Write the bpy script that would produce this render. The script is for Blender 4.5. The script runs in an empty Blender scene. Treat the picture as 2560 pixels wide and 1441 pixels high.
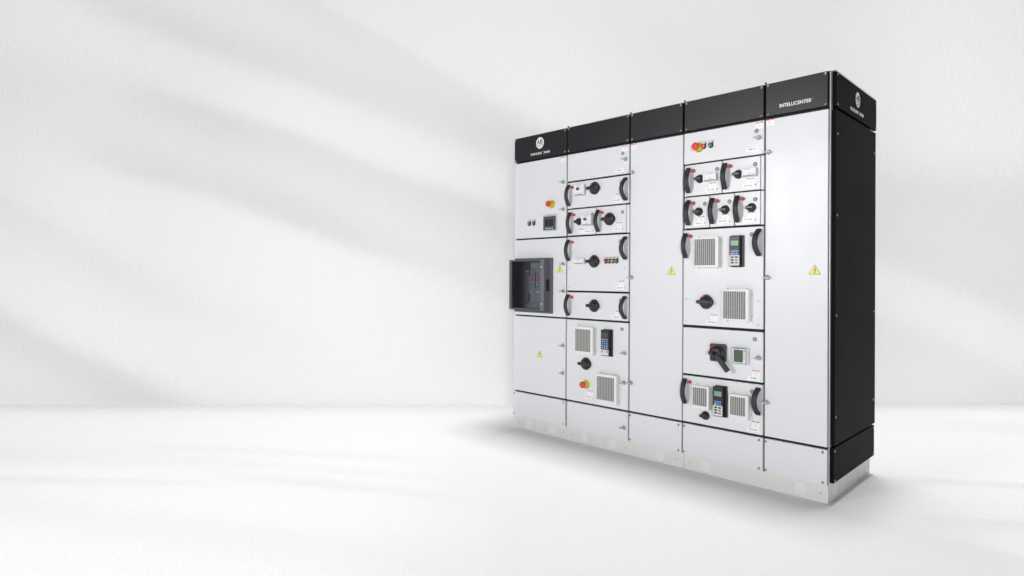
import bpy, bmesh, math, random
from mathutils import Vector, Matrix
random.seed(7)
S = bpy.context.scene
C = S.collection
R = math.radians

# ------------------------------------------------------------------ materials
def new_mat(name):
    m = bpy.data.materials.new(name); m.use_nodes = True
    return m, m.node_tree, m.node_tree.nodes['Principled BSDF']

def mat(name, col, rough=0.5, metal=0.0, spec=0.5, coat=0.0, bump=0.0, bscale=300, var=0.0, vscale=6.0, wave=0.0):
    m, nt, p = new_mat(name)
    p.inputs['Base Color'].default_value = (*col, 1)
    p.inputs['Roughness'].default_value = rough
    p.inputs['Metallic'].default_value = metal
    p.inputs['Specular IOR Level'].default_value = spec
    p.inputs['Coat Weight'].default_value = coat
    tc = nt.nodes.new('ShaderNodeTexCoord')
    if bump:
        n = nt.nodes.new('ShaderNodeTexNoise'); n.inputs['Scale'].default_value = bscale
        n.inputs['Detail'].default_value = 3
        b = nt.nodes.new('ShaderNodeBump'); b.inputs['Strength'].default_value = bump
        b.inputs['Distance'].default_value = 0.001
        nt.links.new(tc.outputs['Object'], n.inputs['Vector'])
        nt.links.new(n.outputs['Fac'], b.inputs['Height'])
        nt.links.new(b.outputs['Normal'], p.inputs['Normal'])
    if wave:
        n3 = nt.nodes.new('ShaderNodeTexNoise'); n3.inputs['Scale'].default_value = 3.5; n3.inputs['Detail'].default_value = 2
        b3 = nt.nodes.new('ShaderNodeBump'); b3.inputs['Strength'].default_value = wave; b3.inputs['Distance'].default_value = 0.01
        nt.links.new(tc.outputs['Object'], n3.inputs['Vector']); nt.links.new(n3.outputs['Fac'], b3.inputs['Height'])
        nt.links.new(b3.outputs['Normal'], b.inputs['Normal'])
    if var:
        n = nt.nodes.new('ShaderNodeTexNoise'); n.inputs['Scale'].default_value = vscale
        n.inputs['Detail'].default_value = 4
        r = nt.nodes.new('ShaderNodeMapRange')
        r.inputs['To Min'].default_value = max(0.02, rough-var); r.inputs['To Max'].default_value = rough+var
        nt.links.new(tc.outputs['Object'], n.inputs['Vector'])
        nt.links.new(n.outputs['Fac'], r.inputs['Value'])
        nt.links.new(r.outputs['Result'], p.inputs['Roughness'])
    return m

M = {}
M['door']   = mat('light_grey_paint', (0.70,0.71,0.735), 0.36, spec=0.5, bump=0.05, bscale=900, var=0.07, vscale=5, wave=0.35)
M['plinth'] = mat('warm_grey_paint', (0.68,0.68,0.67), 0.5, bump=0.05, bscale=700)
M['plug']   = mat('plastic_plug', (0.74,0.74,0.76), 0.35)
M['groove'] = mat('groove_grey', (0.45,0.44,0.42), 0.7)
M['seam']   = mat('seam_black', (0.012,0.012,0.013), 0.8)  # near-black on the grey frame too: shade of the door gaps as colour
M['post']   = mat('frame_post', (0.55,0.55,0.55), 0.35, metal=0.3)
M['black']  = mat('black_textured_paint', (0.010,0.010,0.014), 0.38, spec=0.42, bump=0.06, bscale=900, var=0.05, vscale=4)
M['sideb']  = mat('black_side_paint', (0.006,0.006,0.0055), 0.5, spec=0.5, bump=0.06, bscale=900, var=0.04, vscale=3)
M['sideb'].node_tree.nodes['Principled BSDF'].inputs['IOR'].default_value = 1.09
M['roof']   = mat('roof_sheet', (0.70,0.76,0.75), 0.4)
M['screw']  = mat('bronzed_steel', (0.42,0.33,0.29), 0.3, metal=0.9)
M['dark']   = mat('dark_recess', (0.01,0.01,0.01), 0.9)
M['zinc']   = mat('zinc_steel', (0.45,0.48,0.49), 0.35, metal=0.9)
M['white']  = mat('white_print', (0.85,0.85,0.85), 0.5)
M['label']  = mat('white_sticker', (0.86,0.86,0.87), 0.35)
M['ink']    = mat('grey_ink', (0.10,0.10,0.11), 0.6)
M['fine']   = mat('faint_print', (0.55,0.56,0.57), 0.6)
M['redp']   = mat('red_print', (0.62,0.03,0.05), 0.4)
M['handle'] = mat('charcoal_plastic', (0.020,0.021,0.024), 0.5, bump=0.1, bscale=600)
M['knob']   = mat('black_plastic', (0.014,0.014,0.016), 0.33, spec=0.6)
M['red']    = mat('red_plastic', (0.70,0.045,0.035), 0.35)
M['redlens']= mat('red_lens', (0.62,0.03,0.03), 0.18, coat=0.5)
M['pale_red']= mat('pale_red_button', (0.80,0.13,0.11), 0.4)
M['green']  = mat('green_lens', (0.0,0.30,0.13), 0.2, coat=0.5)
M['teal']   = mat('dull_green_button', (0.03,0.22,0.16), 0.4)
M['yellow'] = mat('yellow_plastic', (0.62,0.56,0.03), 0.4)
M['tri']    = mat('yellow_sticker', (0.82,0.75,0.10), 0.45)
M['lock']   = mat('grey_lock_plastic', (0.42,0.43,0.44), 0.35)
M['grille'] = mat('white_box_paint', (0.75,0.75,0.745), 0.4)
M['vent_bar'] = mat('vent_grey', (0.36,0.35,0.34), 0.5)
M['vent_slat'] = mat('vent_slat_grey', (0.52,0.51,0.50), 0.5)
M['vent_dark'] = mat('vent_inside', (0.07,0.06,0.06), 0.8)
M['inst']   = mat('instrument_grey', (0.60,0.61,0.62), 0.4)
M['inst_f'] = mat('instrument_face', (0.76,0.77,0.82), 0.4)
M['lcd']    = mat('dark_lcd', (0.10,0.13,0.13), 0.15)
M['lcdgreen']= mat('lcd_green', (0.17,0.34,0.27), 0.2)
M['lcdolive']= mat('lcd_olive', (0.06,0.09,0.07), 0.15)
M['lcdmeter']= mat('lcd_meter_green', (0.055,0.10,0.055), 0.3)
M['padblack']= mat('keypad_black', (0.016,0.015,0.019), 0.35)
M['padgrey']= mat('keypad_grey', (0.62,0.63,0.61), 0.5)
M['blue']   = mat('blue_key', (0.12,0.28,0.75), 0.35)
M['bluegrey']= mat('bluegrey_key', (0.28,0.33,0.42), 0.4)
M['keygreen']= mat('green_key', (0.0,0.38,0.22), 0.4)
M['keyred'] = mat('red_key', (0.55,0.04,0.07), 0.4)
M['slate']  = mat('slate_plastic', (0.085,0.090,0.100), 0.4)
M['slate_l']= mat('slate_plastic_pale', (0.135,0.142,0.170), 0.4)
M['breaker_face'] = mat('breaker_face', (0.30,0.30,0.315), 0.45)
M['slate_d']= mat('slate_plastic_dark', (0.016,0.017,0.021), 0.4)
M['hmi']    = mat('hmi_face', (0.05,0.065,0.085), 0.3)
M['hmis']   = mat('hmi_screen', (0.035,0.04,0.045), 0.12)
M['silver'] = mat('silver_bezel', (0.52,0.53,0.56), 0.35, metal=0.4)
M['ring']   = mat('badge_grey', (0.16,0.16,0.17), 0.45)

def glass_mat():
    m, nt, p = new_mat('smoked_clear_cover')
    nt.nodes.remove(p)
    out = nt.nodes['Material Output']
    t = nt.nodes.new('ShaderNodeBsdfTransparent'); t.inputs['Color'].default_value = (0.86,0.87,0.90,1)
    g = nt.nodes.new('ShaderNodeBsdfGlossy'); g.inputs['Roughness'].default_value = 0.05
    g.inputs['Color'].default_value = (0.9,0.9,0.92,1)
    f = nt.nodes.new('ShaderNodeFresnel'); f.inputs['IOR'].default_value = 1.45
    mx = nt.nodes.new('ShaderNodeMixShader')
    nt.links.new(f.outputs[0], mx.inputs[0]); nt.links.new(t.outputs[0], mx.inputs[1])
    nt.links.new(g.outputs[0], mx.inputs[2]); nt.links.new(mx.outputs[0], out.inputs['Surface'])
    return m
M['clear'] = glass_mat()

def plaster(name, col, stretch, scale, strength, rough):
    m, nt, p = new_mat(name)
    p.inputs['Base Color'].default_value = (*col, 1)
    p.inputs['Roughness'].default_value = rough
    p.inputs['Specular IOR Level'].default_value = 0.25
    tc = nt.nodes.new('ShaderNodeTexCoord')
    mp = nt.nodes.new('ShaderNodeMapping'); mp.inputs['Scale'].default_value = stretch
    mp.inputs['Rotation'].default_value = (0, R(14), 0) if name.startswith('wall') else (0,0,R(20))
    w = nt.nodes.new('ShaderNodeTexNoise'); w.inputs['Scale'].default_value = 3
    n1 = nt.nodes.new('ShaderNodeTexNoise'); n1.inputs['Scale'].default_value = scale
    n1.inputs['Detail'].default_value = 2; n1.inputs['Distortion'].default_value = 0.8
    n2 = nt.nodes.new('ShaderNodeTexNoise'); n2.inputs['Scale'].default_value = scale*0.22
    n2.inputs['Detail'].default_value = 3
    ad = nt.nodes.new('ShaderNodeMath'); ad.operation = 'MULTIPLY_ADD'; ad.inputs[1].default_value = 1.6
    b = nt.nodes.new('ShaderNodeBump'); b.inputs['Strength'].default_value = strength
    b.inputs['Distance'].default_value = 0.004
    nt.links.new(tc.outputs['Object'], mp.inputs['Vector'])
    for n in (n1, n2): nt.links.new(mp.outputs['Vector'], n.inputs['Vector'])
    nt.links.new(n1.outputs['Fac'], ad.inputs[0]); nt.links.new(n2.outputs['Fac'], ad.inputs[2])
    nt.links.new(ad.outputs[0], b.inputs['Height']); nt.links.new(b.outputs['Normal'], p.inputs['Normal'])
    return m
M['wall']  = plaster('wall_plaster', (0.80,0.80,0.80), (1.0,1.0,0.45), 42, 0.75, 0.75)
M['floor'] = plaster('floor_plaster', (0.83,0.83,0.83), (1.0,0.6,1.0), 48, 0.40, 0.7)

# ------------------------------------------------------------------ mesh helpers
class MB:
    """one mesh under construction, several materials"""
    def __init__(s): s.bm = bmesh.new(); s.mats = []; s.smooth = []
    def mi(s, m):
        if m not in s.mats: s.mats.append(m)
        return s.mats.index(m)
    def take(s, t, m, mtx=None, smooth=False):
        if mtx is not None: t.transform(mtx)
        i = s.mi(m)
        bmesh.ops.recalc_face_normals(t, faces=t.faces)
        for f in t.faces: f.material_index = i; f.smooth = smooth
        me = bpy.data.meshes.new('tmp'); t.to_mesh(me); t.free()
        s.bm.from_mesh(me); bpy.data.meshes.remove(me)
    def box(s, x0, x1, y0, y1, z0, z1, m, bev=0.0, seg=2, mtx=None):
        t = bmesh.new()
        bmesh.ops.create_cube(t, size=1, matrix=Matrix.Translation(((x0+x1)/2,(y0+y1)/2,(z0+z1)/2)) @ Matrix.Diagonal((abs(x1-x0),abs(y1-y0),abs(z1-z0),1)))
        if bev: bmesh.ops.bevel(t, geom=t.edges[:], offset=bev, segments=seg, affect='EDGES', profile=0.5)
        s.take(t, m, mtx)
    def prism(s, pts, y0, y1, m, bev=0.0, mtx=None):
        """polygon in x,z extruded along y from y0 (back) to y1 (front, towards -y)"""
        t = bmesh.new()
        a = [t.verts.new((x, y0, z)) for x, z in pts]; b = [t.verts.new((x, y1, z)) for x, z in pts]
        n = len(pts); t.faces.new(a); top = t.faces.new(b)
        for i in range(n): t.faces.new((a[i], a[(i+1)%n], b[(i+1)%n], b[i]))
        if bev: bmesh.ops.bevel(t, geom=list(top.edges), offset=bev, segments=2, affect='EDGES')
        s.take(t, m, mtx)
    def lathe(s, prof, m, c=(0,0), n=24, mtx=None, smooth=True):
        """profile [(radius, p)] turned about the outward axis (-y) through c"""
        t = bmesh.new(); rings = []
        for r, p in prof:
            if r < 1e-6: rings.append([t.verts.new((c[0], -p, c[1]))])
            else: rings.append([t.verts.new((c[0]+r*math.cos(2*math.pi*k/n), -p, c[1]+r*math.sin(2*math.pi*k/n))) for k in range(n)])
        for A, B in zip(rings, rings[1:]):
            if len(A) == 1 and len(B) == 1: continue
            for k in range(n):
                k2 = (k+1) % n
                if len(A) == 1: t.faces.new((A[0], B[k], B[k2]))
                elif len(B) == 1: t.faces.new((A[k], A[k2], B[0]))
                else: t.faces.new((A[k], A[k2], B[k2], B[k]))
        s.take(t, m, mtx, smooth)
    def disc(s, cx, cz, r, p0, p1, m, n=24):
        s.lathe([(0,p1),(r,p1),(r,p0)], m, (cx,cz), n, smooth=False)
    def ring(s, cx, cz, r0, r1, p0, p1, m, a0=0, a1=360, n=28):
        t = bmesh.new(); L = []
        for k in range(n+1):
            a = R(a0+(a1-a0)*k/n); c_, s_ = math.cos(a), math.sin(a)
            L.append([t.verts.new((cx+r*c_, -p, cz+r*s_)) for r, p in ((r0,p0),(r0,p1),(r1,p1),(r1,p0))])
        for A, B in zip(L, L[1:]):
            for j in range(4): t.faces.new((A[j], A[(j+1)%4], B[(j+1)%4], B[j]))
        s.take(t, m)
    def mesh(s, name):
        me = bpy.data.meshes.new(name)
        bmesh.ops.remove_doubles(s.bm, verts=s.bm.verts, dist=1e-7)
        s.bm.to_mesh(me); s.bm.free()
        for m in s.mats: me.materials.append(M[m])
        return me

def link(name, me, parent=None, loc=(0,0,0), rot=None, label=None):
    o = bpy.data.objects.new(name, me); C.objects.link(o)
    if parent: o.parent = parent
    o.location = loc
    if rot: o.rotation_euler = rot
    if label: o['label'] = label
    return o

def text_into(mb, body, m, u0, u1, z0, z1, p, side=False, bold=0.012):
    """lettering filling a box on the face; p = how far it stands out"""
    cu = bpy.data.curves.new('t', 'FONT'); cu.body = body; cu.resolution_u = 3
    cu.fill_mode = 'FRONT'; cu.offset = bold
    ob = bpy.data.objects.new('t', cu); C.objects.link(ob)
    bpy.context.view_layer.update()
    dg = bpy.context.evaluated_depsgraph_get()
    me = bpy.data.meshes.new_from_object(ob.evaluated_get(dg))
    bpy.data.objects.remove(ob); bpy.data.curves.remove(cu)
    if not len(me.vertices): return
    xs = [v.co.x for v in me.vertices]; ys = [v.co.y for v in me.vertices]
    ax, bx, ay, by = min(xs), max(xs), min(ys), max(ys)
    sx = (u1-u0)/(bx-ax); sz = (z1-z0)/(by-ay)
    t = bmesh.new(); t.from_mesh(me); bpy.data.meshes.remove(me)
    for v in t.verts:
        a = u0+(v.co.x-ax)*sx; b = z0+(v.co.y-ay)*sz
        v.co = (p, a, b) if side else (a, -p, b)
    ext = bmesh.ops.extrude_face_region(t, geom=t.faces[:])
    d = Vector((0.0006,0,0)) if side else Vector((0,-0.0006,0))
    bmesh.ops.translate(t, verts=[g for g in ext['geom'] if isinstance(g, bmesh.types.BMVert)], vec=d)
    mb.take(t, m)

# ------------------------------------------------------------------ shared component meshes (origin on the face, -y = outward)
cache = {}
def comp(fn):
    def w(*a):
        k = (fn.__name__, a)
        if k not in cache: cache[k] = fn(*a)
        return cache[k]
    return w

@comp
def me_screw(r=0.0062):
    b = MB(); b.lathe([(r*1.15,0),(r*1.15,0.0008),(r,0.0012),(r*0.85,0.003),(r*0.45,0.0042),(0,0.0042)], 'screw', n=16)
    b.disc(0,0,r*0.38,0.004,0.0047,'dark',8); return b.mesh('screw')
@comp
def me_smallscrew():
    b = MB(); b.lathe([(0.0042,0),(0.0042,0.001),(0.0032,0.0018),(0,0.0018)], 'zinc', n=12)
    b.disc(0,0,0.0016,0.0017,0.0023,'dark',8); return b.mesh('small_screw')
@comp
def me_lock():
    b = MB()
    b.lathe([(0.0145,0),(0.0145,0.004),(0.0125,0.008),(0.0085,0.013),(0.0075,0.020),(0,0.020)], 'lock', n=24)
    b.prism([(-0.022,-0.0022),(-0.010,-0.0055),(0.010,-0.0055),(0.017,-0.0022),(0.017,0.0022),(0.010,0.0045),(-0.010,0.0045),(-0.022,0.0022)], -0.012, -0.030, 'lock', 0.001)
    b.box(-0.010,0.008,-0.0305,-0.0298,-0.001,0.001,'pale_red')
    return b.mesh('lock')
@comp
def me_danger():
    b = MB(); b.box(-0.021,0.021,-0.0005,0,-0.018,0.018,'label')
    b.box(-0.0209,0.0209,-0.0010,-0.0004,0.0125,0.0179,'redp')
    text_into(b,'DANGER','white',-0.008,0.010,0.0136,0.0166,0.0012)
    for k,(w,z) in enumerate(((0.012,0.006),(0.014,0.002),(0.011,-0.002),(0.013,-0.006),(0.009,-0.010))):
        b.box(-w,w,-0.0009,-0.0004,z-0.0006,z+0.0006,'fine')
    return b.mesh('danger_label')
@comp
def me_plate(txt, w=0.070):
    b = MB(); b.box(-w/2,w/2,-0.0025,0,-0.012,0.012,'label',0.0005,1)
    n = len(txt)*0.0049*(w/0.07)
    text_into(b, txt, 'ink', -n/2, n/2, -0.0037, 0.0037, 0.0027); return b.mesh('name_plate')
@comp
def me_badge():
    b = MB(); b.lathe([(0.0125,0),(0.0125,0.0008),(0.0118,0.0012),(0,0.0012)],'ring',n=20)
    oc = [(0.0085*math.sin(R(22.5+45*k)),0.0093*math.cos(R(22.5+45*k))) for k in range(8)]
    oc = [(x*0.8,z*0.8) for x,z in oc]; b.prism(oc,-0.0008,-0.0016,'fine'); text_into(b,'AB','ring',-0.005,0.005,-0.0015,0.005,0.0017)
    b.box(-0.0065,0.0065,-0.0020,-0.0012,-0.0042,-0.0034,'ring'); return b.mesh('round_badge')
@comp
def me_handle(side):
    """bowed pull handle; side=+1 bows towards +u"""
    b = MB(); t = bmesh.new(); n = 22; L = []; H = 0.0745
    du = 0.002 if side > 0 else -0.012
    for k in range(n+1):
        a = math.pi*k/n; z = -H*math.cos(a); q = 1-(z/H)**2
        p = 0.011+0.033*q; u = du*q
        w = 0.0150; th = 0.0065
        if k in (0, n): w *= 0.55
        elif k in (1, n-1): w *= 0.9
        dz = 1.0; dp = -2*0.033*z/H**2
        tn = Vector((0,-dp,dz)); tn.normalize() if tn.length > 0 else None
        if tn.length == 0: tn = Vector((0,0,1))
        nrm = Vector((0,-tn.z,tn.y)); nrm.normalize()
        c = Vector((u,-p,z)); ring = []
        for (sx, st) in ((-1,-0.5),(-0.8,-1),(0.8,-1),(1,-0.5),(1,0.5),(0.8,1),(-0.8,1),(-1,0.5)):
            ring.append(t.verts.new(c+Vector((sx*w,0,0))+nrm*th*st))
        L.append(ring)
    for A, B in zip(L, L[1:]):
        for j in range(8): t.faces.new((A[j],A[(j+1)%8],B[(j+1)%8],B[j]))
    t.faces.new(L[0]); t.faces.new(L[-1])
    b.take(t,'handle',smooth=True)
    for z in (-H+0.008, H-0.008):
        b.box(-0.008,0.008,-0.014,0,z-0.008,z+0.008,'handle',0.002)
        b.disc(0.002*side, z+(0.003 if z<0 else -0.003), 0.0036, 0.012, 0.0215, 'dark', 12)
    return b.mesh('pull_handle')
@comp
def me_release():
    b = MB(); b.lathe([(0.0115,0),(0.0115,0.003),(0.0095,0.005),(0.0095,0.007)],'zinc',n=18)
    b.lathe([(0.0085,0.005),(0.0082,0.026),(0.0070,0.029),(0,0.029)],'red',n=18)
    return b.mesh('release_button')
@comp
def me_bigknob():
    b = MB()
    pts = []
    for k in range(32):
        a = 2*math.pi*k/32; r = 0.0445 if (k % 8) in (0,1,7,2,6) else 0.0425
        pts.append((r*math.cos(a), r*math.sin(a)))
    b.prism(pts,0,-0.011,'knob',0.002)
    b.lathe([(0.039,0.011),(0.038,0.016),(0.030,0.020),(0.027,0.027),(0.017,0.032),(0,0.033)],'knob',n=32)
    for r in (0.036, 0.0315):
        b.ring(0,0,r-0.0012,r+0.0012,0.010,0.0205,'handle',-70,-10,10)
        b.ring(0,0,r-0.0012,r+0.0012,0.010,0.0205,'handle',20,75,10)
        b.ring(0,0,r-0.0012,r+0.0012,0.010,0.0205,'handle',190,250,10)
    b.ring(0,0,0.0315,0.0395,0.012,0.0212,'red',98,128,8)
    b.box(-0.047,0.047,-0.044,-0.018,-0.0112,0.0112,'knob',0.005,3)
    b.box(-0.047,-0.030,-0.0448,-0.040,-0.0015,0.0015,'handle')
    return b.mesh('rotary_switch')
@comp
def me_smallknob():
    b = MB()
    b.lathe([(0.0265,0),(0.0265,0.005),(0.0245,0.010),(0.0215,0.012),(0.0205,0.020),(0.0170,0.026),(0,0.027)],'knob',n=24)
    for k in range(6):
        a = R(30+60*k); b.box(0.0195,0.0225,-0.019,-0.010,-0.004,0.004,'knob',0.001,1,Matrix.Rotation(a,4,'Y'))
    b.ring(0,0,0.0205,0.0245,0.010,0.0118,'red',95,140,6)
    b.box(-0.024,0.021,-0.038,-0.018,-0.0082,0.0082,'knob',0.004,2)
    return b.mesh('rotary_switch_small')
@comp
def me_estop():
    b = MB()
    b.lathe([(0.0315,0),(0.0315,0.003),(0.0300,0.0045),(0.0225,0.005),(0.0215,0.017),(0.0165,0.019),(0.0150,0.034),(0,0.034)],'yellow',n=32)
    text_into(b,'EMERGENCY STOP','ink',-0.016,0.016,-0.0292,-0.0255,0.0052)
    b.lathe([(0.0135,0.030),(0.0180,0.033),(0.0232,0.040),(0.0232,0.047),(0.0205,0.052),(0.0140,0.055),(0.0080,0.0555),(0.0065,0.0545),(0,0.0545)],'red',n=32)
    b.disc(0,0,0.0052,0.054,0.0556,'keyred',14)
    return b.mesh('emergency_stop_button')
@comp
def me_pilot(lens):
    b = MB(); pts = [(-0.015,0.024),(-0.015,-0.004)]
    for k in range(1,12): a = math.pi+math.pi*k/12; pts.append((0.015*math.cos(a),-0.006+0.015*math.sin(a)))
    pts += [(0.015,-0.004),(0.015,0.024)]
    b.prism(pts,0,-0.005,'padblack',0.001)
    b.box(-0.0125,0.0125,-0.0062,-0.0045,0.0135,0.0215,'label')
    b.box(-0.009,0.009,-0.0066,-0.006,0.0168,0.0182,'ink')
    b.lathe([(0.0138,0.004),(0.0138,0.010),(0.0125,0.012)],'knob',(0,-0.003),24)
    if lens in ('redlens','green'): pr = [(0.0125,0.010),(0.0120,0.014),(0.0085,0.018),(0,0.0195)]
    else: pr = [(0.0122,0.010),(0.0122,0.0145),(0.0108,0.0155),(0,0.0148)]
    b.lathe(pr, lens, (0,-0.003), 24)
    return b.mesh('pilot_light')
@comp
def me_triangle():
    b = MB(); h = 0.027
    b.prism([(-0.031,-h),(0.031,-h),(0,h)],0,-0.0005,'ink')
    b.prism([(-0.0275,-h+0.002),(0.0275,-h+0.002),(0,h-0.0037)],-0.0004,-0.0010,'tri')
    b.prism([(0.0035,0.013),(-0.0050,-0.004),(0.0000,-0.003),(-0.0030,-0.017),(-0.0055,-0.0155),(-0.0020,-0.0225),(0.0030,-0.0165),(0.0,-0.0165),(0.0055,-0.0005),(0.0010,-0.001),(0.0065,0.013)][::-1],-0.0009,-0.0015,'ink')
    return b.mesh('warning_sign')
@comp
def me_operator(w, h, screen):
    """small overload-relay front: origin at its lower left corner"""
    b = MB(); D = 0.024
    b.box(0,w,-D+0.003,0,0,h,'inst',0.002)
    b.box(0.001,w-0.001,-D,-D+0.003,0.006,h-0.0005,'inst_f',0.001,1)
    b.prism([(0.006,0.0035),(w-0.006,0.0035),(w-0.010,0.0068),(0.010,0.0068)],-D+0.003,-D-0.0006,'slate_d')
    n = 5
    for k in range(n):
        x = w*(0.14+0.18*k)
        b.box(x-0.0025,x+0.0025,-D-0.0006,-D+0.001,0.0118,0.0155,'fine')
        b.box(x-0.0045,x+0.0045,-D-0.0006,-D+0.001,0.0195,0.0207,'fine' if k % 2 else 'bluegrey')
    b.box(w*0.50,w*0.60,-D-0.0007,-D+0.001,0.0112,0.0160,'pale_red')
    text_into(b,'Allen-Bradley','ink',w*0.30,w*0.66,h-0.0085,h-0.0045,D+0.0003)
    if screen:
        b.box(w*0.24,w*0.56,-D-0.0008,-D+0.001,h*0.48,h*0.76,'lcd')
        for q in ((0.70,0.72),(0.70,0.50),(0.78,0.61),(0.64,0.61)):
            b.disc(w*q[0],h*q[1],0.0018,D,D+0.0008,'pale_red' if q[0] > 0.75 else 'fine',8)
    else:
        b.ring(w*0.16,h*0.60,0.004,0.0055,D,D+0.0006,'fine',0,180,8)
    return b.mesh('relay_panel')

def me_vent(w, h, fx0, fx1, fz0, fz1, pitch=0.0135):
    b = MB(); D = 0.035
    # box walls, open field
    b.box(-0.004,w+0.012,-0.0025,0,-0.008,h+0.010,'grille')               # flange
    b.box(0,fx0,-D,-0.002,0,h,'grille'); b.box(fx1,w,-D,-0.002,0,h,'grille')
    b.box(fx0,fx1,-D,-0.002,0,fz0,'grille'); b.box(fx0,fx1,-D,-0.002,fz1,h,'grille')
    b.box(fx0,fx1,-D+0.006,-0.003,fz0,fz1,'vent_dark')
    n = max(4, round((fx1-fx0)/pitch)); s = (fx1-fx0)/n
    for k in range(n):
        b.box(fx0+s*(k+0.60),fx0+s*(k+1.0)-0.0003,-D+0.001,-D+0.004,fz0-0.001,fz1+0.001,'vent_slat')
    m = round((fz1-fz0)/0.0068); s = (fz1-fz0)/m
    for k in range(1,m):
        z = fz0+s*k; b.box(fx0-0.001,fx1+0.001,-D+0.0002,-D+0.0034,z-0.0014,z+0.0014,'vent_bar')
    for x in (0.02, w-0.02):
        b.lathe([(0.003,0),(0.003,0.006),(0,0.007)],'zinc',(x,h+0.006),10)
        b.lathe([(0.003,0),(0.003,0.006),(0,0.007)],'zinc',(x,-0.0055),10)
    for z in (0.03, h-0.03): b.lathe([(0.003,0),(0.003,0.006),(0,0.007)],'zinc',(w+0.008,z),10)
    return b.mesh('vent_grille')

def keybtn(b, x, z, rx, rz, D, m):
    pts = [(x+rx*math.copysign(abs(math.cos(a))**0.6,math.cos(a)), z+rz*math.copysign(abs(math.sin(a))**0.8,math.sin(a))) for a in [2*math.pi*k/16 for k in range(16)]]
    b.prism(pts,-D,-D-0.0015,m,0.0003)
@comp
def me_keypad_a():
    b = MB(); D = 0.035; w, h = 0.064, 0.178
    b.box(0.003,w+0.014,-0.011,0,-0.004,h+0.004,'padblack',0.003)
    b.box(0,w,-D,-0.008,0,h,'padblack',0.004)
    b.box(0.008,w-0.006,-D-0.0010,-D+0.002,0.118,0.154,'dark')
    b.box(0.0105,w-0.0075,-D-0.0016,-D+0.001,0.121,0.1515,'lcdgreen')
    b.box(0.011,w-0.009,-D-0.0020,-D+0.001,0.099,0.112,'slate_d',0.0006,1)
    for i, x in enumerate((0.0175,0.0325,0.0475)):
        for j, z in enumerate((0.089,0.0745)):
            keybtn(b,x,z,0.0063,0.0052,D,'yellow' if (i,j) == (0,1) else 'blue')
    b.box(0.002,w-0.002,-D-0.0010,-D+0.002,0.005,0.066,'padgrey',0.0006,1)
    for i, x in enumerate((0.0200,0.0445)):
        for j, z in enumerate((0.054,0.038,0.022)):
            keybtn(b,x,z,0.0098,0.0050,D+0.0008,('padblack',('padblack','keygreen','keyred')[j])[i])
    return b.mesh('keypad')
@comp
def me_keypad_b():
    b = MB(); D = 0.035; w, h = 0.068, 0.179
    b.box(0.002,w+0.012,-0.011,0,-0.004,h+0.004,'padblack',0.003)
    b.box(0,w,-D,-0.008,0,h,'padblack',0.004)
    b.box(0.008,w-0.010,-D-0.0012,-D+0.002,0.128,0.160,'lcdolive')
    for x in (0.012,0.027,0.042,0.056): b.box(x-0.006,x+0.006,-D-0.0012,-D+0.002,0.112,0.119,'bluegrey',0.0004,1)
    for i, x in enumerate((0.015,0.034,0.053)):
        for j, z in enumerate((0.101,0.086,0.071,0.056)):
            b.box(x-0.0072,x+0.0072,-D-0.0014,-D+0.002,z-0.0052,z+0.0052,'blue' if (j in (1,) or (i == 1 and j < 3)) else 'bluegrey',0.0004,1)
    b.box(0.002,w-0.002,-D-0.0010,-D+0.002,0.005,0.044,'padgrey',0.0006,1)
    b.box(0.009,0.022,-D-0.0018,-D+0.001,0.025,0.037,'keygreen',0.0004,1)
    b.box(0.046,0.059,-D-0.0018,-D+0.001,0.025,0.037,'keyred',0.0004,1)
    return b.mesh('keypad')

# ------------------------------------------------------------------ the cabinet
YAW = 0.78237
cab = bpy.data.objects.new('switchgear_cabinet', None); C.objects.link(cab)
cab.location = (0.03117, 4.88390, 0); cab.rotation_euler = (0, 0, -YAW)
cab.empty_display_size = 0.2
cab['label'] = 'tall light grey switchgear cabinet of five bays with black header panels and black side'
cab['category'] = 'electrical cabinet'

F = -0.020                      # plane of the door faces
L = 2.3316
def U(me_name, me, u, z, parent, label=None, p=0.0):
    """child at (u, z) on the door plane, parent is a panel whose origin is known"""
    pu, pz = parent['_o'] if '_o' in parent.keys() else (0, 0)
    return link(me_name, me, parent, (u-pu, -p, z-pz), label=label)

origin = {}
def panel(name, u0, u1, z0, z1, m='door', th=0.019, bev=0.0022, label=None, y=F, extra=None):
    b = MB(); b.box(0,u1-u0,0,th,0,z1-z0,m,bev,3)
    if extra: extra(b, u0, z0)
    o = link(name, b.mesh(name), cab, (u0, y, z0), label=label)
    origin[o.name] = (u0, z0); return o
def put(name, me, parent, u, z, label=None):
    u0, z0 = origin[parent.name]
    return link(name, me, parent, (u-u0, 0, z-z0), label=label)

# frame, roof, plinth
b = MB()
b.box(0.004,2.330,0.0,0.75,0.097,2.296,'seam')
b.box(2.3350,2.3400,-0.012,0.02,0.100,2.294,'post',0.002)
b.box(0.010,2.336,0.70,0.752,0.10,2.295,'door')
link('frame', b.mesh('frame'), cab)
b = MB(); b.box(0.006,2.3600,-0.012,0.764,2.2985,2.3055,'roof',0.001,1)
for u in (0.545,1.090,1.490,1.997): b.box(u-0.004,u+0.004,-0.016,-0.008,2.3000,2.311,'seam')
link('roof', b.mesh('roof'), cab)

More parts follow.
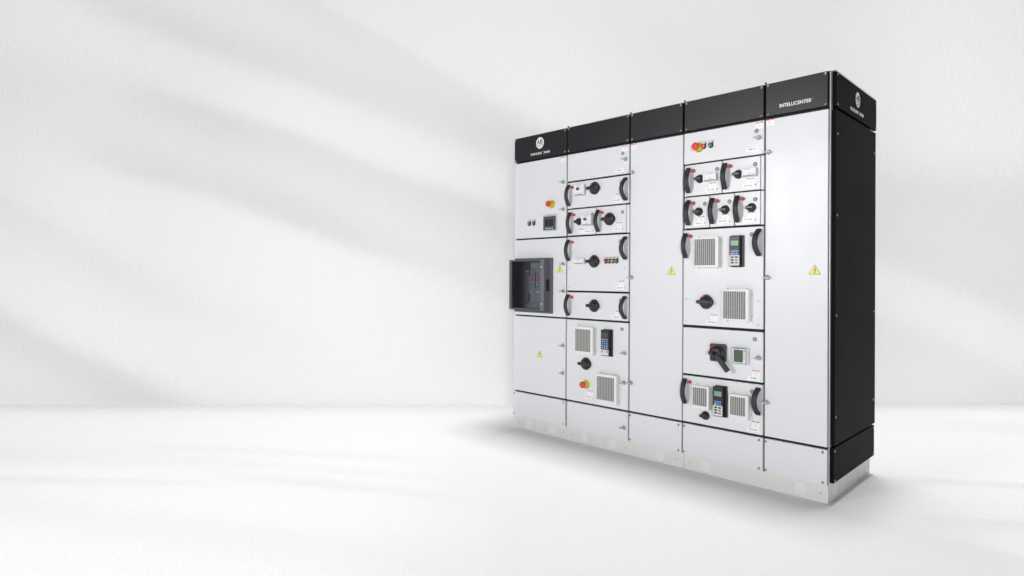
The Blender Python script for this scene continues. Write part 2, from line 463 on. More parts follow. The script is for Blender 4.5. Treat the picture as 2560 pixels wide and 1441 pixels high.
b = MB()
cuts = (0.0,0.5465,1.490,2.3316)
for a, c in zip(cuts, cuts[1:]): b.box(a+0.0008,c-0.0008,0.0,0.7650,0.0,0.0950,'plinth',0.0012,2)
b.box(0.01,2.32,0.006,0.75,0.002,0.0965,'groove')
for u in (0.156,0.399,0.699,0.943,1.314,1.634,2.190):
    b.disc(u,0.047,0.034,0,0.0010,'plug',32)
for u in (0.236,0.345,0.782,0.905):
    b.ring(u,0.047,0.0342,0.0352,0,0.0006,'groove',95,265,20)
def side_disc(y, z, r, m):
    b.lathe([(0,0.001),(r,0.001),(r,0)], m, (0,0), 28, Matrix.Translation((2.3308,y,z)) @ Matrix.Rotation(R(90),4,'Z'), False)
side_disc(0.115,0.048,0.034,'plug')
for y in (0.30,0.50,0.62):
    t = Matrix.Translation((2.3308,y,0.047)) @ Matrix.Rotation(R(90),4,'Z')
    bb = MB(); bb.ring(0,0,0.0342,0.0356,0,0.0006,'groove',-85,85,16)
    me_ = bb.mesh('q'); tt = bmesh.new(); tt.from_mesh(me_); b.take(tt,'groove',t); bpy.data.meshes.remove(me_)
plinth = link('plinth', b.mesh('plinth'), cab)
for u in (0.047,0.507,0.590,1.050,1.438,1.529,2.294): link('screw', me_smallscrew(), plinth, (u,0,0.048))
for y in (0.045,0.72): link('screw', me_smallscrew(), plinth, (2.3308,y,0.050), (0,0,R(90)))

# header panels
def emblem(side=False):
    """white elongated octagon with the monogram, origin at its centre"""
    b = MB(); w, h = (0.0385, 0.0425); k = 0.36
    pts = [(-w*k,h),(w*k,h),(w,h*0.46),(w,-h*0.44),(w*k,-h),(-w*k,-h),(-w,-h*0.44),(-w,h*0.46)]
    b.prism(pts[::-1],0,-0.0008,'white')
    text_into(b,'A','seam',-w*0.78,-w*0.02,-h*0.20,h*0.62,0.0010)
    text_into(b,'B','seam',w*0.10,w*0.74,-h*0.20,h*0.62,0.0010)
    b.box(-w*0.10,w*0.10,-0.0015,-0.0007,h*0.13,h*0.22,'seam')
    b.box(-w*0.96,w*0.96,-0.0015,-0.0007,-h*0.42,-h*0.34,'seam')
    text_into(b,'QUALITY','seam',-w*0.42,w*0.42,-h*0.78,-h*0.60,0.0010)
    return b.mesh('emblem')
EMB = emblem()
heads = [(0.000,0.5335),(0.5455,1.0835),(1.0945,1.4805),(1.4945,1.9895),(2.0015,2.3295)]
H = []
for a, c in heads:
    o = panel('header_panel', a, c, 2.1125, 2.2975, 'black', 0.026, 0.0025, y=F-0.003)
    H.append(o)
    for u in (a+0.011, c-0.0135):
        for z in (2.286, 2.126): put('screw', me_screw(), o, u, z)
H[0]['label'] = 'black header panel with white octagonal emblem and lettering'
H[4]['label'] = 'black header panel with white lettering near the right corner'
put('emblem', EMB, H[0], 0.273, 2.2275)
b = MB(); text_into(b,'FLEXLINE','white',-0.098,0.015,-0.0085,0.0085,0.0004,bold=0.016); text_into(b,'3500','white',0.034,0.097,-0.0085,0.0085,0.0004,bold=0.016)
text_into(b,'TM','white',0.019,0.028,0.0055,0.0085,0.0004)
put('lettering', b.mesh('lettering'), H[0], 0.277, 2.149)
b = MB(); text_into(b,'INTELLICENTER','white',-0.0865,0.0825,-0.0095,0.0105,0.0004,bold=0.016); text_into(b,'R','white',0.085,0.0885,0.007,0.0105,0.0004)
put('lettering', b.mesh('lettering'), H[4], 2.1655, 2.159)

# doors and drawers ---------------------------------------------------------------
def door(u0, u1, z0, z1, label=None, name='door'): return panel(name, u0, u1, z0, z1, label=label)
def lock(o, u, z): put('lock', me_lock(), o, u-0.004, z)
def danger(o, u, z): put('danger_label', me_danger(), o, u, z)
def plate(o, u, z, txt, w=0.070): put('name_plate', me_plate(txt, w), o, u, z)
def badge(o, u, z): put('round_badge', me_badge(), o, u, z)
def lhandle(o, z):
    u0 = origin[o.name][0]
    put('pull_handle', me_handle(1), o, u0+0.019, z); put('release_button', me_release(), o, u0+0.050, z+0.058)
def rhandle(o, u1, z): put('pull_handle', me_handle(-1), o, u1-0.020, z)
def big(o, u, z): put('rotary_switch', me_bigknob(), o, u+0.009, z-0.002)
def small(o, u, z): put('rotary_switch', me_smallknob(), o, u+0.006, z)
def tiny(o, pts):
    for u, z in pts: put('screw', me_smallscrew(), o, u, z)

# bay 1
d = door(0.0065,0.5355,1.5015,2.0960,'tall door with emergency stop, two pilot lights and a small screen')
danger(d,0.501,2.071); lock(d,0.509,1.902); lock(d,0.511,1.700)
put('emergency_stop_button', me_estop(), d, 0.396, 1.747)
put('pilot_light', me_pilot('redlens'), d, 0.165, 1.616, 'red pilot light'); put('pilot_light', me_pilot('green'), d, 0.212, 1.616, 'green pilot light')
b = MB(); w, h = 0.131, 0.122
b.box(0,w,-0.008,0,0,h,'silver',0.001,1)
b.box(0.001,w-0.007,-0.0092,-0.007,0.008,h-0.0125,'hmi',0.0005,1)
b.box(0.0125,w-0.022,-0.0100,-0.009,0.028,h-0.027,'slate_l'); b.box(0.0165,w-0.026,-0.0106,-0.0095,0.032,h-0.031,'hmis')
for x in (0.029,0.050,0.071,0.093): b.box(x-0.0062,x+0.0062,-0.0112,-0.009,0.0135,0.0235,'silver',0.001,1)
put('display', b.mesh('display'), d, 0.316, 1.547)

d = door(0.0065,0.5355,0.9015,1.4895,'door with a circuit breaker behind a smoked clear cover')
lock(d,0.514,1.296); lock(d,0.515,1.095); put('warning_sign', me_triangle(), d, 0.475, 1.261)
# circuit breaker window: bezel, breaker front, hooded clear cover
b = MB()
b.box(0.020,0.412,-0.016,-0.0005,0.922,0.940,'slate',0.004); b.box(0.020,0.412,-0.016,-0.0005,1.322,1.342,'slate',0.004)
b.box(0.020,0.040,-0.0155,-0.0005,0.936,1.326,'slate',0.002); b.box(0.372,0.412,-0.0155,-0.0005,0.936,1.326,'slate',0.003)
b.box(0.038,0.374,-0.004,-0.0003,0.936,1.326,'slate_d')
b.box(0.105,0.290,-0.010,-0.003,0.955,1.250,'breaker_face',0.002)           # breaker escutcheon
for k in range(9): b.box(0.046+k*0.0062,0.0495+k*0.0062,-0.020,-0.003,0.95,1.31,'dark')
b.box(0.110,0.190,-0.018,-0.003,1.256,1.312,'slate_d',0.002)
b.box(0.182,0.200,-0.020,-0.009,1.205,1.316,'dark'); b.box(0.176,0.196,-0.019,-0.009,1.010,1.068,'dark')
b.box(0.200,0.309,-0.028,-0.009,1.004,1.310,'breaker_face',0.002)            # face plate
b.box(0.215,0.222,-0.0290,-0.0275,1.077,1.092,'label'); b.box(0.270,0.293,-0.0290,-0.0275,1.080,1.091,'label')
for z in (1.066,1.052,1.038,1.024): b.box(0.213,0.243,-0.0290,-0.0275,z-0.002,z+0.002,'fine')
for z in (1.066,1.050,1.034): b.ring(0.281,z,0.003,0.0048,0.0275,0.029,'fine',0,360,10)
for z in (1.296,1.284,1.272): b.box(0.225,0.296,-0.0290,-0.0275,z-0.0015,z+0.0015,'fine')
for z in (1.222,1.206,1.190,1.174,1.140): b.box(0.212,0.250,-0.0290,-0.0275,z-0.003,z+0.003,'slate')
b.box(0.255,0.262,-0.0300,-0.0275,1.110,1.240,'slate_d')
b.box(0.115,0.172,-0.0125,-0.009,0.985,1.235,'slate_l',0.002)
for z in (1.262,1.250): b.box(0.215,0.262,-0.0290,-0.0275,z-0.0015,z+0.0015,'teal')
inner = put('circuit_breaker', b.mesh('circuit_breaker'), d, 0, 0); inner.location = (-0.0065, 0, -0.9000)
def inbtn(m, u, z, w, h, txt, lab):
    bb = MB(); bb.box(-w,w,-0.0055,0,-h,h,m,0.001,1)
    if txt: text_into(bb,txt,'white',-w*0.35,w*0.35,-h*0.45,h*0.45,0.006)
    return bb.mesh('push_button'), lab, u, z
for me_, lab, u, z in (inbtn('keygreen',0.282,1.221,0.011,0.0075,None,'small green indicator'), inbtn('red',0.281,1.188,0.0145,0.0175,'0','red push button'), inbtn('keygreen',0.281,1.139,0.0135,0.0160,'I','green push button')):
    o = put('push_button', me_, d, u, z, lab); o.location.y = -0.0275
b = MB(); P = 0.060
b.box(0.004,0.030,-P,-P+0.012,0.943,1.330,'slate',0.002); b.box(0.334,0.374,-P,-P+0.012,0.943,1.330,'slate_l',0.002)
b.box(0.028,0.336,-P+0.001,-P+0.012,1.318,1.330,'slate',0.001,1); b.box(0.028,0.336,-P+0.001,-P+0.012,0.943,0.955,'slate',0.001,1)
b.box(0.008,0.372,-P+0.010,-0.014,1.3235,1.3285,'slate'); b.box(0.008,0.372,-P+0.010,-0.014,0.9445,0.9495,'slate')
t = bmesh.new()
q = [(0.3735,-P),(0.3885,-0.0155),(0.3685,-0.0155),(0.3655,-P+0.002)]
lo = [t.verts.new((x,y,0.9435)) for x, y in q]; hi = [t.verts.new((x,y,1.3295)) for x, y in q]
t.faces.new(lo); t.faces.new(hi)
for i in range(4): t.faces.new((lo[i],lo[(i+1)%4],hi[(i+1)%4],hi[i]))
b.take(t,'slate')
t = bmesh.new()
q = [(0.3800,-0.0440),(0.3886,-0.0180)]
vs = [t.verts.new((q[0][0],q[0][1],1.092)),t.verts.new((q[1][0],q[1][1],1.092)),t.verts.new((q[1][0],q[1][1],1.180)),t.verts.new((q[0][0],q[0][1],1.180))]
t.faces.new(vs); bmesh.ops.solidify(t, geom=t.faces[:], thickness=0.003)
b.take(t,'dark')
b.box(0.029,0.335,-P+0.004,-P+0.007,0.954,1.319,'clear')
for z in (0.995,1.276):
    b.lathe([(0.010,P-0.001),(0.010,P+0.004),(0.008,P+0.006),(0,P+0.006)],'zinc',(0.350,z),16)
    b.box(0.348,0.352,-P-0.0066,-P-0.005,z-0.007,z+0.007,'slate_d')
o = put('clear_cover', b.mesh('clear_cover'), d, 0, 0, 'smoked clear hinged cover with slate frame'); o.location = (-0.0065,0,-0.9000)

d = door(0.0065,0.5355,0.3025,0.8900,'plain lower door with a yellow warning triangle')
lock(d,0.515,0.693); lock(d,0.515,0.489); put('warning_sign', me_triangle(), d, 0.278, 0.611)

# bay 2
a0, a1 = 0.5475, 1.0825
d = door(a0,a1,1.9015,2.0975); danger(d,1.049,2.072); badge(d,1.031,2.042); lock(d,1.058,1.999); plate(d,1.006,1.930,'SMPS 5 A')
d = door(a0,a1,1.7015,1.8895,'wide drawer with relay panel, rotary switch and two pull handles','drawer')
lhandle(d,1.796); rhandle(d,a1,1.796); badge(d,1.017,1.846)
put('relay_panel', me_operator(0.094,0.077,True), d, 0.623, 1.787); big(d,0.788,1.830)
danger(d,0.999,1.752); plate(d,0.988,1.727,'RVLR 30.0 kW')
d = door(0.5625,0.8080,1.5035,1.6915,None,'drawer'); lhandle(d,1.594); small(d,0.652,1.600)
put('relay_panel', me_operator(0.090,0.072,True), d, 0.692, 1.567); badge(d,0.778,1.646)
danger(d,0.680,1.529); plate(d,0.739,1.525,'FVR 5.5 kW',0.066); tiny(d,[(0.781,1.529)])
d = door(0.8140,1.0595,1.5035,1.6915,None,'drawer'); lhandle(d,1.594); big(d,0.918,1.604); badge(d,1.032,1.643)
danger(d,1.005,1.556); plate(d,0.991,1.529,'FCB 125 A',0.066); tiny(d,[(1.034,1.528)])
panel('filler_strip',1.0630,1.0860,1.501,1.6910,th=0.019,bev=0.004,y=F+0.001)
panel('filler_strip',0.5480,0.5590,1.501,1.6910,th=0.012,bev=0.002,y=F+0.007)
d = door(a0,a1,1.1015,1.4915,'large drawer with relay panel, rotary switch and four pilot lights','drawer')
lhandle(d,1.395); rhandle(d,a1,1.397); badge(d,1.014,1.445)
put('relay_panel', me_operator(0.094,0.040,False), d, 0.624, 1.293); big(d,0.788,1.313)
for u, l, t_ in ((0.897,'redlens','domed red pilot light'),(0.926,'green','domed green pilot light'),(0.955,'pale_red','flat pale red button'),(0.985,'teal','flat dull green button')):
    put('pilot_light', me_pilot(l), d, u, 1.314, t_)
danger(d,1.026,1.157); plate(d,1.013,1.127,'DOL 45 kW'); tiny(d,[(0.567,1.264),(0.567,1.127),(1.050,1.263),(1.053,1.127)])
d = door(a0,a1,0.9025,1.0885,'wide drawer with one rotary switch and two pull handles','drawer')
lhandle(d,0.995); rhandle(d,a1,0.995); big(d,0.790,1.000); badge(d,1.020,1.043)
danger(d,1.000,0.952); plate(d,0.990,0.926,'FCB 630 A')
d = door(a0,a1,0.3025,0.8895,'lower door with two vent grilles, keypad and emergency stop')
put('vent_grille', me_vent(0.164,0.195,0.0075,0.143,0.020,0.177), d, 0.648, 0.651)
put('vent_grille', me_vent(0.173,0.196,0.009,0.155,0.018,0.178), d, 0.840, 0.334)
put('keypad', me_keypad_b(), d, 0.880, 0.656); big(d,0.720,0.584)
put('emergency_stop_button', me_estop(), d, 0.729, 0.435); badge(d,1.033,0.846)
lock(d,1.056,0.686); lock(d,1.054,0.485); danger(d,0.769,0.377); plate(d,0.753,0.348,'VFD 22.0 kW')

# bay 3
d = door(1.0945,1.4820,0.3025,2.0960,'tall plain narrow door with a warning triangle')
danger(d,1.120,2.073); lock(d,1.112,1.902); lock(d,1.110,1.198); lock(d,1.110,0.492); put('warning_sign', me_triangle(), d, 1.404, 1.245)

# bay 4
a0, a1 = 1.4915, 1.9900
d = door(a0,a1,1.9065,2.0975); danger(d,1.965,2.072); badge(d,1.949,2.043); lock(d,1.966,2.002); plate(d,1.925,1.940,'SMPS 10 A')
put('emergency_stop_button', me_estop(), d, 1.590, 2.000)
put('pilot_light', me_pilot('pale_red'), d, 1.624, 2.005, 'flat pale red button'); put('pilot_light', me_pilot('teal'), d, 1.670, 2.005, 'flat dull green button')
for (u0,u1), zz, kn, txt in (((1.5085,1.7385),1.8,1.594,'DOL 7.5 kW'),((1.7450,1.9705),1.8,1.837,'DOL 7.5 kW'),((1.5085,1.6600),1.6,1.586,'FCB 63 A'),((1.6665,1.8160),1.6,1.756,'DOL 4.0 kW'),((1.8225,1.9705),1.6,1.915,'DOL 5.5 kW')):
    d = door(u0,u1,zz-0.0945,zz+0.0972,None,'drawer'); lhandle(d,zz+0.001)
    if zz == 1.8:
        small(d,kn,1.805); q = 1.628 if u0 < 1.7 else 1.870
        put('relay_panel', me_operator(0.085,0.047,False), d, q, 1.783)
        danger(d,u1-0.056,1.756); plate(d,u1-0.070,1.732,txt,0.068); badge(d,u1-0.029,1.852); tiny(d,[(u1-0.027,1.734)])
    else:
        small(d,kn,1.604); danger(d,u1-0.052,1.557 if u0<1.6 else 1.561); plate(d,u1-0.068,1.533 if u0<1.6 else 1.537,txt,0.066); badge(d,u1-0.028,1.650); tiny(d,[(u1-0.026,1.533)])
for z0, z1 in ((1.703,1.898),(1.503,1.697)):
    panel('filler_strip',1.9735,1.9915,z0,z1,th=0.019,bev=0.004,y=F+0.001)
    panel('filler_strip',1.4925,1.5040,z0,z1,th=0.012,bev=0.002,y=F+0.007)
a0 = 1.4905
d = door(a0,a1,0.9055,1.4935,'large drawer with two vent grilles, a keypad and a rotary switch','drawer'); lhandle(d,1.398); rhandle(d,a1,1.401)
put('vent_grille', me_vent(0.158,0.182,0.005,0.140,0.014,0.172), d, 1.578, 1.260)
put('vent_grille', me_vent(0.159,0.182,0.007,0.142,0.011,0.171), d, 1.762, 0.948)
put('keypad', me_keypad_a(), d, 1.803, 1.265); big(d,1.637,1.054); badge(d,1.922,1.449)
danger(d,1.695,0.959); plate(d,1.681,0.930,'VFD 55.0 kW'); tiny(d,[(1.509,1.064),(1.510,0.929),(1.961,1.065),(1.961,0.929)])
d = door(a0,a1,0.6025,0.8890,'door with a breaker handle and a green power meter')
badge(d,1.943,0.846); lock(d,1.970,0.741); danger(d,1.951,0.651); plate(d,1.937,0.623,'FCB 400A')
b = MB()
b.box(-0.050,0.050,-0.022,0,-0.053,0.053,'knob',0.008,4)
b.lathe([(0.046,0.018),(0.046,0.030),(0.043,0.034),(0.034,0.036),(0.032,0.048),(0.026,0.052),(0,0.052)],'handle',n=36)
for aa in (20,60,100,140,200,240): b.ring(0,0,0.037,0.042,0.034,0.0362,'dark',aa,aa+22,6)
b.ring(0,0,0.0445,0.0475,0.021,0.0345,'red',92,172,14)
b.box(-0.040,0.020,-0.060,-0.045,-0.008,0.010,'handle',0.003)
b.box(-0.020,0.004,-0.092,-0.050,-0.009,0.011,'knob',0.004)
mt = Matrix.Translation((0,-0.052,0)) @ Matrix.Rotation(R(51),4,'Y')
b.box(0.010,0.128,-0.009,0.010,-0.0145,0.0145,'handle',0.004,2,mt)
b.box(0.010,0.126,-0.0102,-0.008,-0.0025,0.0025,'knob',0,1,mt)
put('breaker_handle', b.mesh('breaker_handle'), d, 1.727, 0.751)
b = MB(); w, h = 0.083, 0.093
b.box(0.004,w+0.006,-0.024,0,-0.004,h,'grille',0.003)
b.box(0,w,-0.031,-0.022,0,h,'slate_l',0.002); b.box(0.003,w-0.001,-0.0325,-0.030,0.0045,h-0.0045,'grille',0.001,1)
b.box(0.0115,w-0.0165,-0.0335,-0.032,0.010,h-0.012,'lcdmeter')
for k in range(4): b.box(w-0.0125,w-0.0055,-0.0335,-0.032,0.024+0.012*k,0.031+0.012*k,'bluegrey')
b.disc(w-0.009,h-0.015,0.0045,0.032,0.0336,'ring',14); b.box(0.010,0.045,-0.0335,-0.032,h-0.0095,h-0.007,'ring')
put('power_meter', b.mesh('power_meter'), d, 1.822, 0.700)
d = door(a0,a1,0.3035,0.5895,'lower drawer with two small vent grilles flanking a keypad','drawer'); lhandle(d,0.494); rhandle(d,a1,0.496)
put('vent_grille', me_vent(0.109,0.139,0.005,0.097,0.020,0.128,0.0125), d, 1.571, 0.402)
put('vent_grille', me_vent(0.114,0.139,0.008,0.099,0.020,0.126,0.0125), d, 1.806, 0.381)
put('keypad', me_keypad_a(), d, 1.705, 0.374); small(d,1.637,0.361); badge(d,1.929,0.545)
danger(d,1.951,0.358); plate(d,1.936,0.328,'VFD 1.5 kW')

# bay 5
d = door(2.0010,2.3305,0.3035,2.0960,'tall plain door beside the black side panel, with a warning triangle')
danger(d,2.026,2.078); lock(d,2.022,1.909); lock(d,2.019,1.200); lock(d,2.016,0.496); put('warning_sign', me_triangle(), d, 2.267, 1.245)

# base panels
for i, (a, c) in enumerate(((0.0005,0.5370),(0.5515,1.0820),(1.0930,1.4815),(1.4915,1.9905),(2.0010,2.3310))):
    o = panel('base_panel', a, c, 0.0985, 0.2890)
    us = [] if i == 1 else (a+0.0075, c-0.021)
    for u in us:
        for z in (0.2735, 0.1135): put('screw', me_screw(), o, u, z)
    if i == 1: put('lock', me_lock(), o, 1.051, 0.183)

# side panels
def side(name, w0, w1, z0, z1, screws, label, m='sideb'):
    b = MB(); b.box(2.3430,2.3616,w0,w1,z0,z1,m,0.0022,2)
    o = link(name, b.mesh(name), cab, (0,0,0), label=label)
    for y, z in screws: link('screw', me_screw(), o, (2.3616,y,z), (0,0,R(90)))
    return o
st = side('side_panel',0.008,0.762,2.1110,2.2975,[(0.033,2.287),(0.034,2.128),(0.748,2.279),(0.746,2.122)],'upper black side panel with white emblem and lettering')
side('side_panel',0.000,0.752,0.3125,2.0950,[(0.034,1.969),(0.029,1.535),(0.023,1.002),(0.718,1.001),(0.017,0.463),(0.715,0.462),(0.726,1.968)],'tall black side panel')
side('side_panel',-0.012,0.738,0.1170,0.3025,[(0.006,0.285),(0.008,0.128),(0.720,0.131),(0.720,0.290)],'lower black side panel')
link('emblem', EMB, st, (2.3616,0.384,2.222), (0,0,R(90)))
b = MB(); text_into(b,'FLEXLINE','white',-0.122,0.020,-0.009,0.009,0.0004,True,0.016); text_into(b,'3500','white',0.044,0.122,-0.009,0.009,0.0004,True,0.016)
text_into(b,'TM','white',0.026,0.036,0.006,0.009,0.0004,True)
link('lettering', b.mesh('lettering'), st, (2.3616,0.371,2.149))
for o in list(bpy.data.objects):
    if '_o' in o.keys(): del o['_o']

# ------------------------------------------------------------------ setting
def sheet(name, pts, m):
    me = bpy.data.meshes.new(name); me.from_pydata(pts, [], [tuple(range(len(pts)))]); me.materials.append(M[m])
    o = link(name, me); o['kind'] = 'structure'; return o
def wy(x): return 5.599 + (x+4.690)*(5.8835-5.599)/(4.943+4.690)
b = MB(); b.box(-14,14,0,0.2,-0.05,4.25,'wall')
wl = link('wall', b.mesh('wall'), None, (0, wy(0), 0), (0,0,math.atan((5.8835-5.599)/9.633)))
wl['kind'] = 'structure'
sheet('floor', [(-16,-8,0),(16,-8,0),(16,6.3,0),(-16,6.3,0)], 'floor')

# ------------------------------------------------------------------ camera
cam = bpy.data.cameras.new('camera'); co = bpy.data.objects.new('camera', cam); C.objects.link(co)
cam.lens = 36*1524.37/2560; cam.sensor_width = 36; cam.shift_y = -31.147/2560; cam.clip_end = 200
pi_, ro = 0.00434946, 0.00612759
fw = Vector((0,math.cos(pi_),math.sin(pi_))); upp = Vector((0,-math.sin(pi_),math.cos(pi_))); X = Vector((1,0,0))
rt = X*math.cos(ro)+upp*math.sin(ro); up = -X*math.sin(ro)+upp*math.cos(ro)
mw = Matrix((rt, up, -fw)).transposed().to_4x4(); mw.translation = (0,0,1.18835)
co.matrix_world = mw
S.camera = co

# ------------------------------------------------------------------ light
w = bpy.data.worlds.new('World'); S.world = w; w.use_nodes = True
bg = w.node_tree.nodes['Background']; bg.inputs['Color'].default_value = (0.97,0.985,1.0,1); bg.inputs['Strength'].default_value = 0.13

def area(name, loc, target, sx, sy, power, col=(1,1,1), spread=180):
    l = bpy.data.lights.new(name,'AREA'); l.shape = 'RECTANGLE'; l.size = sx; l.size_y = sy; l.energy = power; l.color = col; l.spread = R(spread)
    o = bpy.data.objects.new(name,l); C.objects.link(o); o.location = loc
    o.rotation_euler = (Vector(target)-Vector(loc)).to_track_quat('-Z','Y').to_euler(); return o
area('overhead_shadow_lamp', (1.2+2.4,4.2+1.5,25), (1.2,4.2,0), 5.2, 5.2, 4350)  # added high lamp, no fixture: makes the floor shadow along the cabinet front
area('key_softbox', (-6.2,-0.4,2.5), (1.2,3.8,1.75), 1.2, 1.2, 38, (1,0.99,0.98), 66)

# added spot: diagonal bands of shade painted into its strength for wall and floor
sp = bpy.data.lights.new('added_shade_spot','SPOT'); sp.energy = 4300; sp.spot_size = R(110); sp.spot_blend = 0.3; sp.shadow_soft_size = 0.0
so = bpy.data.objects.new('added_shade_spot', sp); C.objects.link(so); so.location = (-0.3,-9.0,1.9); so.rotation_euler = (R(90),0,0)
sp.use_nodes = True; nt = sp.node_tree; em = nt.nodes['Emission']
def N(t, **k):
    n = nt.nodes.new(t)
    for a, v in k.items(): setattr(n, a, v)
    return n
def mth(op, a, b=None, c=None, clamp=False):
    n = N('ShaderNodeMath', operation=op, use_clamp=clamp)
    for i, v in enumerate((a, b, c)):
        if v is None: continue
        if isinstance(v, (int, float)): n.inputs[i].default_value = v
        else: nt.links.new(v, n.inputs[i])
    return n.outputs[0]
def ss(v, a, c):
    r = N('ShaderNodeMapRange', interpolation_type='SMOOTHSTEP'); nt.links.new(v, r.inputs['Value'])
    r.inputs['From Min'].default_value = a; r.inputs['From Max'].default_value = c
    return r.outputs['Result']
tc = N('ShaderNodeTexCoord'); sx = N('ShaderNodeSeparateXYZ'); nt.links.new(tc.outputs['Normal'], sx.inputs[0])
nz = mth('MULTIPLY', sx.outputs['Z'], -1.0)
px = mth('DIVIDE', sx.outputs['X'], nz); pz = mth('DIVIDE', sx.outputs['Y'], nz)
HS = 1.9                                    # height of the spot
D = 14.73                                    # metres from the spot to the wall
Xw = mth('MULTIPLY_ADD', px, D, -0.3); Zw = mth('MULTIPLY_ADD', pz, D, HS)   # where the ray meets the wall, metres
# bands: centre line Z = z0 + s*(X-x0) + k*(X-x0)^2, half width, depth, from X to X
BANDS = [
 (-3.00, 3.42,-0.36, 0.000, 0.20, 0.12, 0.26,-4.0, 0.3),
 (-1.21, 3.33,-0.55, 0.010, 0.10, 0.24, 0.22,-2.2, 0.6),
 (-1.50, 3.10,-0.38, 0.000, 0.16, 0.16, 0.12,-2.4, 0.6),
 ( 1.60, 3.30,-0.30, 0.000, 0.30, 0.30, 0.10, 0.6, 3.2),
 (-4.00, 2.90,-0.22, 0.000, 0.26, 0.50, 0.15,-9.0,-3.0),
 (-1.90, 2.38,-0.34, 0.000, 0.08, 0.22, 0.30,-3.3, 0.6),
 (-1.40, 1.90,-0.33, 0.000, 0.25, 0.20, 0.17,-2.9, 0.6),
 (-3.20, 2.10,-0.29,-0.020, 0.20, 0.09, 0.26,-3.9,-1.2),
 (-1.70, 1.66,-0.36, 0.000, 0.20, 0.11, 0.20,-2.6, 0.4),
 (-5.20, 2.20,-0.10, 0.000, 0.90, 0.90, 0.14,-9.0,-4.5),
 (-4.10, 1.47,-0.50, 0.000, 0.12, 0.26, 0.14,-9.0,-3.4),
 (-3.00, 0.90,-0.40, 0.000, 0.24, 0.16, 0.10,-3.8,-1.9),
 (-4.12, 0.43,-0.48, 0.020, 0.14, 0.24, 0.38,-9.0,-3.0),
 (-4.60, 0.10,-0.30, 0.000, 0.26, 0.60, 0.18,-9.0,-2.4),
 ( 3.80, 2.05,-0.42, 0.000, 0.60, 0.66, 0.22, 2.8, 9.0),
 ( 3.80, 1.32,-0.37, 0.000, 0.30, 0.09, 0.16, 2.8, 9.0),
 ( 3.80, 0.60,-0.42, 0.000, 0.16, 0.90, 0.26, 2.8, 9.0),
]
# the same on the floor: Y = y0 + s*(X-x0), half width towards the wall / the viewer, depth, from X to X
FLOOR = [
 (-4.33,5.160,0.0000,0.482,0.586,0.3,-9.0,-0.1),   # dark near wall left
 (-3.00,3.572,-0.0414,0.043,0.096,0.45,-9.0,-1.7),   # thin dark under first bright line
 (-3.37,4.016,-0.0841,0.286,0.138,0.35,-9.0,-1.8),   # grey zone above
 (-2.63,4.302,-0.1543,0.083,0.080,0.45,-2.6,-0.2),   # dark between bright lines
 (-2.01,3.928,-0.1952,0.087,0.067,0.35,-2.0,-0.0),   # dark b
 (-1.72,3.651,-0.2402,0.091,0.065,0.6,-1.7,0.8),   # main dark streak
 (-2.66,3.172,-0.2575,0.151,0.208,0.28,-9.0,0.0),   # dark lower
 (3.09,5.087,-0.1309,0.468,0.271,0.55,3.1,9.0),   # right near wall
 (2.23,3.659,-0.1319,0.052,0.087,0.55,2.2,9.0),   # right thin
 (1.87,3.075,-0.1094,0.042,0.149,0.45,1.9,9.0),   # right lower
]
nz1 = N('ShaderNodeTexNoise'); nz1.inputs['Scale'].default_value = 0.55; nz1.inputs['Detail'].default_value = 1
cb = N('ShaderNodeCombineXYZ'); nt.links.new(Xw, cb.inputs[0]); nt.links.new(Zw, cb.inputs[1]); nt.links.new(cb.outputs[0], nz1.inputs['Vector'])
wob = mth('MULTIPLY', mth('MULTIPLY_ADD', nz1.outputs['Fac'], 0.16, -0.08), ss(Zw, 0.0, 0.5))
Zq = mth('ADD', Zw, wob)
total = None
for x0, z0, s, k, hu, hd, dp, xa, xb in BANDS:
    dx = mth('SUBTRACT', Xw, x0)
    line = mth('MULTIPLY_ADD', mth('MULTIPLY_ADD', dx, k, s), dx, z0)
    q = mth('SUBTRACT', Zq, line)
    q = mth('ADD', mth('MULTIPLY', mth('MAXIMUM', q, 0.0), 0.82/hu), mth('MULTIPLY', mth('MAXIMUM', mth('MULTIPLY', q, -1.0), 0.0), 0.82/hd))
    g = mth('EXPONENT', mth('MULTIPLY', mth('POWER', mth('ABSOLUTE', q), 2.0), -1.0))
    r1 = N('ShaderNodeMapRange', interpolation_type='SMOOTHSTEP'); nt.links.new(Xw, r1.inputs['Value'])
    r1.inputs['From Min'].default_value = xa-0.7; r1.inputs['From Max'].default_value = xa+0.7
    r2 = N('ShaderNodeMapRange', interpolation_type='SMOOTHSTEP'); nt.links.new(Xw, r2.inputs['Value'])
    r2.inputs['From Min'].default_value = xb-0.7; r2.inputs['From Max'].default_value = xb+0.7
    r2.inputs['To Min'].default_value = 1; r2.inputs['To Max'].default_value = 0
    v = mth('MULTIPLY', mth('MULTIPLY', g, r1.outputs['Result']), mth('MULTIPLY', r2.outputs['Result'], dp*0.70))
    total = v if total is None else mth('ADD', total, v)
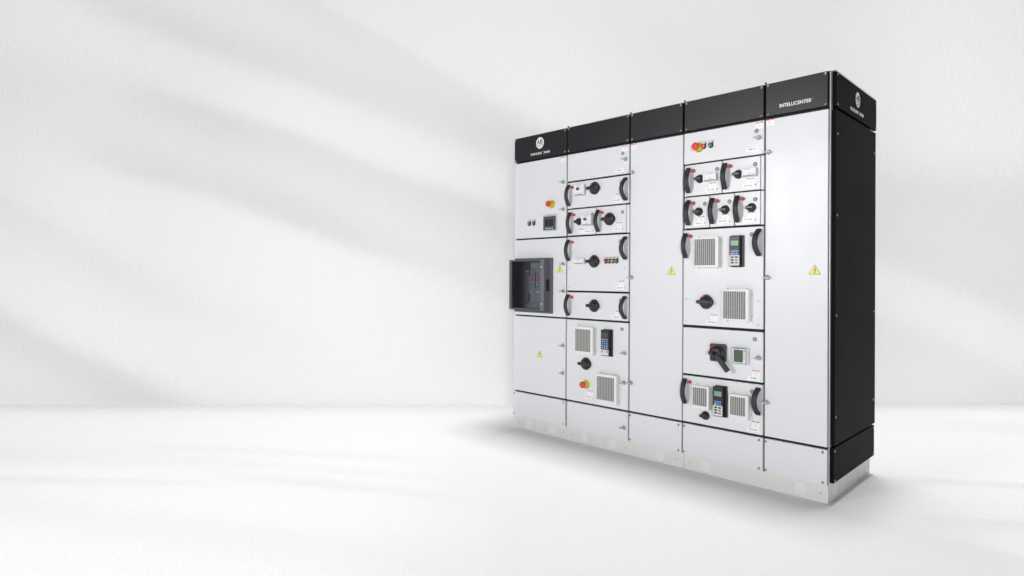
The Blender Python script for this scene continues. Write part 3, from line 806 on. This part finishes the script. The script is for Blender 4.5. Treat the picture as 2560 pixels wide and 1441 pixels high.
# bands masked out and the beam dimmed where it reaches the cabinet
clear = mth('MULTIPLY', mth('MULTIPLY', ss(Xw,-0.12,0.12), mth('SUBTRACT',1.0,ss(Xw,2.62,2.95))), mth('SUBTRACT',1.0,ss(Zw,2.30,2.65)))
total = mth('MULTIPLY', mth('MULTIPLY', total, mth('SUBTRACT', 1.0, clear)), ss(Zw, -0.03, 0.03))
run = mth('DIVIDE', HS, mth('MAXIMUM', mth('MULTIPLY', pz, -1.0), 0.02))          # metres in Y to where the ray meets the floor
Yf = mth('ADD', run, -9.0); Xf = mth('MULTIPLY_ADD', px, run, -0.3)
ft = None
for x0, y0, s, hu, hd, dp, xa, xb in FLOOR:
    q = mth('SUBTRACT', Yf, mth('MULTIPLY_ADD', mth('SUBTRACT', Xf, x0), s, y0))
    q = mth('ADD', mth('MULTIPLY', mth('MAXIMUM', q, 0.0), 1/hu), mth('MULTIPLY', mth('MAXIMUM', mth('MULTIPLY', q, -1.0), 0.0), 1/hd))
    g = mth('EXPONENT', mth('MULTIPLY', mth('POWER', q, 2.2), -1.0))
    v = mth('MULTIPLY', mth('MULTIPLY', g, ss(Xf, xa-0.5, xa+0.5)), mth('MULTIPLY', mth('SUBTRACT', 1.0, ss(Xf, xb-0.4, xb+0.4)), dp))
    ft = v if ft is None else mth('ADD', ft, v)
isf = mth('SUBTRACT', 1.0, ss(Zw, -0.03, 0.03))
total = mth('ADD', total, mth('MULTIPLY', mth('MULTIPLY', ft, 1.25), isf))
tr = mth('SUBTRACT', 1.0, total, clamp=True)
gain = mth('MULTIPLY_ADD', ss(Xw, 2.6, 4.4), 0.34, 1.0)
gain = mth('MULTIPLY_ADD', mth('SUBTRACT', 1.0, ss(Xw, -5.0, -0.5)), 0.28, gain)
gain = mth('MULTIPLY', gain, mth('MULTIPLY_ADD', clear, -0.55, 1.0))
away = mth('ADD', mth('SUBTRACT', 1.0, ss(Xf, -1.4, 0.2)), mth('MULTIPLY', ss(Xf, 2.0, 3.0), 2.6))
gain = mth('MULTIPLY', gain, mth('MULTIPLY_ADD', mth('MULTIPLY', isf, away), 0.10, 1.0))
infront = ss(mth('SUBTRACT', mth('MULTIPLY_ADD', Xf, -0.995, 4.91), Yf), 0.0, 0.12)
near = mth('MULTIPLY', mth('MULTIPLY', ss(Xf, -0.9, 0.1), infront), mth('SUBTRACT', 1.0, ss(Xf, 2.0, 2.6)))
gain = mth('MULTIPLY', gain, mth('MULTIPLY_ADD', mth('MULTIPLY', isf, near), -0.8, 1.0))  # dims the spot before the cabinet, deepening its floor shadow
nt.links.new(mth('MULTIPLY', tr, gain), em.inputs['Strength'])

# ------------------------------------------------------------------ view
S.view_settings.view_transform = 'Standard'; S.view_settings.look = 'None'
S.view_settings.exposure = 0; S.view_settings.gamma = 1; S.view_settings.use_curve_mapping = False
S.render.engine = 'CYCLES'
S.cycles.max_bounces = 8; S.cycles.transparent_max_bounces = 8
